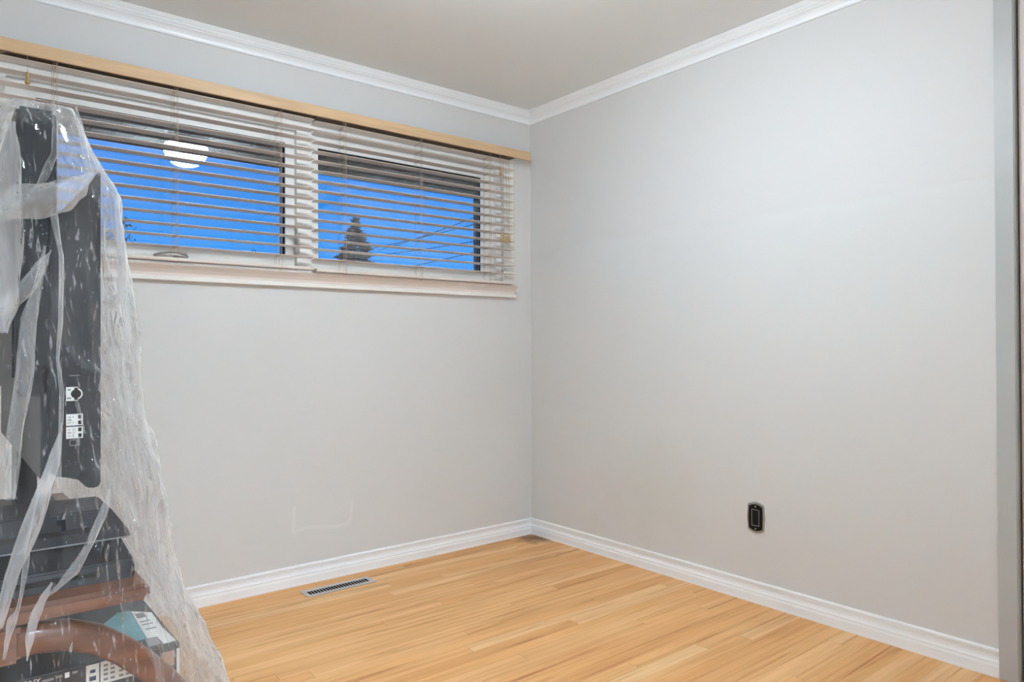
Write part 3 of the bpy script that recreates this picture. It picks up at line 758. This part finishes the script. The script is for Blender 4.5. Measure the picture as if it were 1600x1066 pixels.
obj('print_line', B(-2.507, -2.492, Y-0.0009, Y+0.0006, 1.0325, 1.0333), m_grey, tv)
bm = bmesh.new(); add_box(bm, -2.535, -2.495, -1.16, -1.04, TZ+0.024, 1.02, 0.004); obj('stand_neck', bm, m_tv2, tv)
bm = bmesh.new(); add_box(bm, -2.66, -2.44, -1.32, -0.92, TZ, TZ+0.024, 0.006); obj('stand_base', bm, m_tv2, tv)

# ------------------------------------------------------------------ clear plastic sheet over the lot
OUT = [(155, 118), (168, 116), (200, 128), (240, 147), (275, 170), (300, 187), (330, 189), (430, 191), (470, 196), (520, 205), (600, 218), (690, 235), (780, 252), (860, 268), (950, 291), (1000, 316), (1066, 352), (1200, 400), (1600, 470)]
def u_out(v):
    if v <= OUT[0][0]: return OUT[0][1]
    for (v0, u0), (v1, u1) in zip(OUT[:-1], OUT[1:]):
        if v <= v1: return u0+(u1-u0)*(v-v0)/(v1-v0)
    return OUT[-1][1]
def lerp_tab(tab, z):
    for (z0, *a), (z1, *b_) in zip(tab[:-1], tab[1:]):
        if z0 <= z <= z1:
            f = (z-z0)/(z1-z0); return [p+(q-p)*f for p, q in zip(a, b_)]
    return list((tab[0] if z < tab[0][0] else tab[-1])[1:])
#        z    xleft   yfront  yback  exponent
SHAPE = [(0.004, -3.02, -1.93, -0.60, 3.6), (0.35, -2.97, -1.905, -0.62, 3.6), (0.66, -2.915, -1.875, -0.66, 3.6), (0.90, -2.86, -1.840, -0.70, 4.0),
         (1.15, -2.760, -1.810, -0.74, 4.6), (1.35, -2.660, -1.790, -0.78, 5.5), (1.44, -2.615, -1.775, -0.81, 6.5), (1.479, -2.598, -1.755, -0.83, 8)]
def loop(z, xr, n=220):
    xl, yf, yb, ex = lerp_tab(SHAPE, z)
    cx, cy, a, b_ = (xl+xr)/2, (yf+yb)/2, (xr-xl)/2, (yb-yf)/2
    pts = []
    for k in range(n):
        # denser sampling at the end that faces the camera
        th = 2*math.pi*k/n
        th = th - 0.35*math.sin(th + math.pi/2) * 1.0
        c, s_ = math.cos(th), math.sin(th)
        r = (abs(c)**ex + abs(s_)**ex)**(-1/ex)
        pts.append(Vector((cx+a*r*c, cy+b_*r*s_, z)))
    return pts, Vector((cx, cy, z))
ZS = [0.004 + (1.479-0.004)*(i/170) for i in range(171)]
rings = []; prev = None
for z in ZS:
    lo, hi = -2.60, -1.95
    for _ in range(22):
        mid = (lo+hi)/2
        pts, c = loop(z, mid, 72)
        best = max(((proj(p), p) for p in pts), key=lambda q: q[0][0])
        if best[0][0] < u_out(best[0][1]): lo = mid
        else: hi = mid
    rings.append((z, (lo+hi)/2))
bm = bmesh.new(); R = []
NF = 220
for i, (z, xr) in enumerate(rings):
    pts, c = loop(z, xr, NF)
    ring = []
    top = max(0.0, min(1.0, (1.479-z)/0.25)); fl = min(1, z/0.03)
    for k, p in enumerate(pts):
        nx = (pts[(k+1) % NF]-pts[k-1]); nn = Vector((nx.y, -nx.x, 0))
        nn = nn.normalized() if nn.length > 1e-9 else Vector((0, 0, 0))
        if nn.dot(p-c) < 0: nn = -nn
        # long hanging folds, fanning a little, plus crumples
        q = Vector((p.x*1.0, p.y*1.0, 0))
        f1 = noise.noise(Vector((p.x*9+z*1.1, p.y*9-z*0.8, z*1.3)))
        f2 = 1-abs(noise.noise(Vector((p.x*24+z*2.0, p.y*24, z*2.2+5))))*2
        f3 = 1-abs(noise.noise(Vector((p.x*40, p.y*40, z*34+9))))*2.2
        f4 = noise.noise(Vector((p.x*9+z*4, p.y*9, z*9+3)))
        f5 = 1-abs(noise.noise(Vector((p.x*7+z*1.6, p.y*7-z*1.1, z*5.5+31))))*2
        f6 = noise.noise(Vector((p.x*11, p.y*11, z*10+50)))
        d = 0.015*(f1+0.2)*(0.3+0.7*top) + 0.0022*max(0, f2)**4*(0.25+0.75*top) + 0.010*max(0, f5)**5*(0.25+0.75*top) + 0.0030*f6 + 0.006*f4*top
        d = d - 0.004
        wallroom = 1.0
        ring.append(bm.verts.new(p + nn*d*wallroom + Vector((0, 0, 0.004*f4*fl*top))))
    R.append(ring)
for i in range(len(R)-1):
    for k in range(NF):
        q = (R[i][k], R[i][(k+1) % NF], R[i+1][(k+1) % NF], R[i+1][k])
        # the sheet lies over the front, the open side and the top; toward the window wall it hangs no lower than the set's upper edge
        c_ = (q[0].co+q[2].co)/2
        if c_.z < 1.30 and (c_.y > lerp_tab(SHAPE, c_.z)[2]-0.03): continue
        bm.faces.new(q)
# top: gathered over the top of the set
for s_, dz in ((0.93, 0.004), (0.6, 0.006), (0.25, 0.006)):
    last = R[-1]; cc = sum((v.co for v in last), Vector())/NF
    base_ring = R[170]
    c0 = sum((v.co for v in base_ring), Vector())/NF
    ring = [bm.verts.new((c0.x+(v.co.x-c0.x)*s_, c0.y+(v.co.y-c0.y)*s_, 1.479+dz+0.002*noise.noise(v.co*40))) for v in base_ring]
    for k in range(NF): bm.faces.new((last[k], last[(k+1) % NF], ring[(k+1) % NF], ring[k]))
    R.append(ring)
bm.faces.new(R[-1])
# small tears low on the front where the sheet has split
def tear(u, v, rad):
    dead = [f for f in bm.faces if (lambda q: f.calc_center_median().y < -1.6 and math.hypot((q[0]-u), (q[1]-v)*0.8) < rad)(proj(f.calc_center_median()))]
    bmesh.ops.delete(bm, geom=dead, context='FACES')
tear(99, 818, 7); tear(213, 826, 4)
ps = obj('plastic_sheet', bm, m_film, None, True)
tag(ps, 'crumpled clear plastic sheet draped over the television and brown table', 'plastic sheet')
# whitish doubled pleats hanging down the front of the sheet
def pleat(pts, y=-1.895, m=None):
    """pts: (u, v, half width in mm)"""
    bm = bmesh.new(); rows = []
    P = []
    for i in range(len(pts)-1):
        for s_ in range(8):
            f = s_/8; f2 = f*f*(3-2*f)
            P.append([pts[i][j]+(pts[i+1][j]-pts[i][j])*(f if j < 2 else f2) for j in range(3)])
    P.append(list(pts[-1]))
    for i, (u, v, wd) in enumerate(P):
        z_ = on_y(u, v, y).z
        yf = lerp_tab(SHAPE, max(0.01, z_))[1] - 0.016
        c = on_y(u, v, yf)
        pa, pb = P[max(0, i-1)], P[min(len(P)-1, i+1)]
        tx, tz = pb[0]-pa[0], -(pb[1]-pa[1]); tl = math.hypot(tx, tz) or 1.0
        ox, oz = -tz/tl, tx/tl
        if ox < 0: ox, oz = -ox, -oz
        row = []
        for k in range(9):
            t = -1+2*k/8
            nz = noise.noise(Vector((c.x*30+k*0.7, 2.1, c.z*14)))
            row.append(bm.verts.new((c.x+ox*wd*0.00085*t*(1+0.35*nz), yf-(0.004+0.0006*wd)*(1-t*t)-0.004*nz, c.z+oz*wd*0.00085*t*(1+0.35*nz)+0.002*nz)))
        rows.append(row)
    for i in range(len(rows)-1):
        for k in range(8): bm.faces.new((rows[i][k], rows[i+1][k], rows[i+1][k+1], rows[i][k+1]))
    o = obj('pleat', bm, m or m_pleat, ps, True)
    return o
pleat([(97, 660, 1), (84, 725, 9), (52, 815, 15), (18, 900, 11), (-2, 980, 8)], m=m_gather)
pleat([(172, 765, 2), (162, 800, 6), (140, 850, 7), (118, 890, 9), (88, 920, 4), (76, 930, 2)])
pleat([(82, 910, 2), (68, 935, 6), (55, 965, 8), (48, 995, 7), (42, 1032, 1)], m=m_gather)
pleat([(58, 780, 1), (46, 830, 3), (40, 885, 5), (33, 930, 3), (27, 955, 3), (20, 970, 7), (12, 1000, 4), (6, 1030, 2)])
pleat([(70, 385, 2), (60, 440, 6), (45, 500, 12), (38, 580, 14), (24, 680, 12), (15, 780, 8)])
pleat([(152, 268, 1), (138, 277, 8), (118, 292, 20), (94, 305, 30), (62, 312, 34), (30, 318, 28), (-6, 330, 18)], m=m_gather)
pleat([(82, 160, 3), (86, 195, 5), (86, 240, 6), (72, 270, 8), (58, 292, 4)])
pleat([(118, 168, 2), (126, 200, 5), (134, 240, 6), (143, 272, 4)])
pleat([(84, 335, 6), (96, 400, 4), (95, 500, 4), (90, 560, 3), (97, 610, 4), (93, 700, 3), (92, 765, 3)])
pleat([(14, 190, 10), (13, 240, 20), (14, 300, 22), (12, 400, 22), (10, 470, 18), (6, 520, 6)], m=m_gather)
pleat([(80, 392, 1), (62, 420, 10), (40, 452, 14), (12, 478, 12), (-8, 490, 8)])

# ------------------------------------------------------------------ outdoors
struct('ground', B(-60, 60, 0.3, 120, -0.8, -0.6), m_ground)
bm = bmesh.new()                                          # ribbed soffit under the eave and its fascia
xx = -3.4
while xx < 1.6:
    add_prism(bm, [(xx, 2.128), (xx+0.006, 2.122), (xx+0.088, 2.122), (xx+0.094, 2.128), (xx+0.094, 2.16), (xx, 2.16)], 'y', T, 0.925)
    xx += 0.1
add_box(bm, -3.4, 1.6, T, 0.925, 2.13, 2.16)
struct('trim_8', bm, m_soffit)
struct('trim_9', B(-3.4, 1.6, 0.925, 0.95, 2.122, 2.30), m_roof)
struct('roof', B(-3.4, 1.6, T+0.001, 0.925, 2.30, 2.36), m_roof)

def conifer(x, y, zt, hb, label, seed):
    rnd = random.Random(seed)
    t = thing('conifer_tree', label, 'tree', (x, y, -0.6))
    bm = bmesh.new(); add_tube(bm, [(x, y, -0.6), (x, y, zt*0.5), (x, y, zt-0.1)], [0.22, 0.14, 0.02], 8); obj('trunk', bm, m_bark, t)
    bm = bmesh.new()
    z = zt; 
    while z > 0.2:
        dist = zt-z
        rad = min(hb, 0.16+0.50*dist)
        nb = 8+int(dist*3)
        for k in range(nb):
            a = rnd.random()*6.283; rr = rad*rnd.uniform(0.55, 1.1)
            tip = Vector((x+rr*math.cos(a), y+rr*math.sin(a), z-0.10*rr+rnd.uniform(-0.1, 0.1)+0.10*dist*rnd.random()))
            root = Vector((x, y, z+0.04)); wd = 0.10+0.07*rr
            dirv = (tip-root); side = dirv.cross(Vector((0, 0, 1))).normalized()*wd
            mid = root.lerp(tip, 0.6)
            # needle bunch: flattened spindle with depth
            ring = [bm.verts.new(mid+side), bm.verts.new(mid+Vector((0, 0, wd*0.8))), bm.verts.new(mid-side), bm.verts.new(mid-Vector((0, 0, wd*0.9)))]
            a0 = bm.verts.new(root); b0 = bm.verts.new(tip)
            for q in range(4):
                bm.faces.new((a0, ring[q], ring[(q+1) % 4])); bm.faces.new((b0, ring[(q+1) % 4], ring[q]))
            for q in range(3):
                p0 = root.lerp(tip, rnd.uniform(0.5, 0.95)); dr = Vector((rnd.uniform(-1, 1), rnd.uniform(-1, 1), rnd.uniform(-0.2, 0.9))).normalized()*rnd.uniform(0.12, 0.28)
                s2 = dr.cross(Vector((0.3, 0.2, 1))).normalized()*0.05
                v = [bm.verts.new(p0+s2), bm.verts.new(p0-s2), bm.verts.new(p0+Vector((0, 0, 0.05))), bm.verts.new(p0+dr)]
                bm.faces.new((v[0], v[1], v[3])); bm.faces.new((v[1], v[2], v[3])); bm.faces.new((v[2], v[0], v[3]))
        z -= 0.17
    obj('foliage', bm, m_leaf, t)
conifer(13.98, 30.0, 7.55, 1.35, 'tall dark spruce tree seen through the right window', 3)
def bushy(name, x, y, zt, rad, label, seed, nb=420, lean=0.0):
    rnd = random.Random(seed)
    t = thing(name, label, 'tree', (x, y, -0.6))
    bm = bmesh.new(); add_tube(bm, [(x, y, -0.6), (x+lean*0.5, y, zt*0.45), (x+lean, y, zt*0.8)], [0.18, 0.12, 0.05], 8)
    for k in range(26):
        a = rnd.random()*6.283; h = zt*rnd.uniform(0.4, 0.75); rr = rad*rnd.uniform(0.5, 1.0)
        add_tube(bm, [(x+lean*h/zt, y, h), (x+rr*0.6*math.cos(a), y+rr*0.6*math.sin(a), h+0.3*rr+0.2), (x+rr*math.cos(a), y+rr*math.sin(a), min(zt, h+0.8*rr+0.3))], [0.04, 0.025, 0.01], 5)
    obj('trunk', bm, m_bark, t)
    bm = bmesh.new()
    for k in range(nb):
        a = rnd.random()*6.283; r_ = rad*math.sqrt(rnd.random()); h = zt*0.62 + (zt*0.38)*math.sqrt(max(0, 1-(r_/rad)**2))*rnd.uniform(-0.7, 1)
        c = Vector((x+r_*math.cos(a), y+r_*math.sin(a), h)); s_ = rnd.uniform(0.05, 0.12)
        m3 = [Vector((rnd.uniform(-1, 1), rnd.uniform(-1, 1), rnd.uniform(-1, 1)))*s_ for _ in range(4)]
        v = [bm.verts.new(c+d) for d in m3]
        for f in ((0, 1, 2), (0, 1, 3), (1, 2, 3), (0, 2, 3)): bm.faces.new([v[i] for i in f])
    obj('foliage', bm, m_leaf2, t)
bushy('leafy_tree', 2.75, 30.0, 7.35, 1.25, 'dark twiggy tree at the bottom left of the left window beside the plastic', 5, 520)
bushy('shrub', 16.55, 34.0, 6.45, 0.85, 'low dark treetop right of the spruce outside the right window', 8, 330)
bushy('shrub', 13.4, 34.0, 6.45, 1.0, 'low dark treetop left of the spruce outside the right window', 9, 260)
WL = [((744, 338), (663, 369), 7.6, 'topmost power line crossing the sky in the right window'),
      ((744, 349), (635, 377), 7.3, 'second power line from the top in the right window'),
      ((744, 376), (660, 390), 7.0, 'third power line from the top in the right window'),
      ((744, 393), (655, 414), 6.2, 'lowest power line in the right window')]
def on_z(u, v, z):
    d = FW + RT*((u-800)/FPX) - UP*((v-533)/FPX)
    return CAM + d*((z-CAM.z)/d.z)
for (a, b_, z, lab) in WL:                                  # level cables running away from the street
    A, Bq = on_z(*a, z), on_z(*b_, z)
    d = (Bq-A).normalized(); bm = bmesh.new(); P = []
    L_ = (Bq-A).length
    t0, t1 = -14.0, L_ + 9.0
    for k in range(25):
        t = t0+(t1-t0)*k/24
        p = A + d*t; p.z = z - 0.25*(1-(2*k/24-1)**2) + 0.22
        P.append(p)
    add_tube(bm, P, 0.022, 6)
    o = obj('power_line', bm, m_wire); tag(o, lab, 'cable', 'power lines outside the right window')
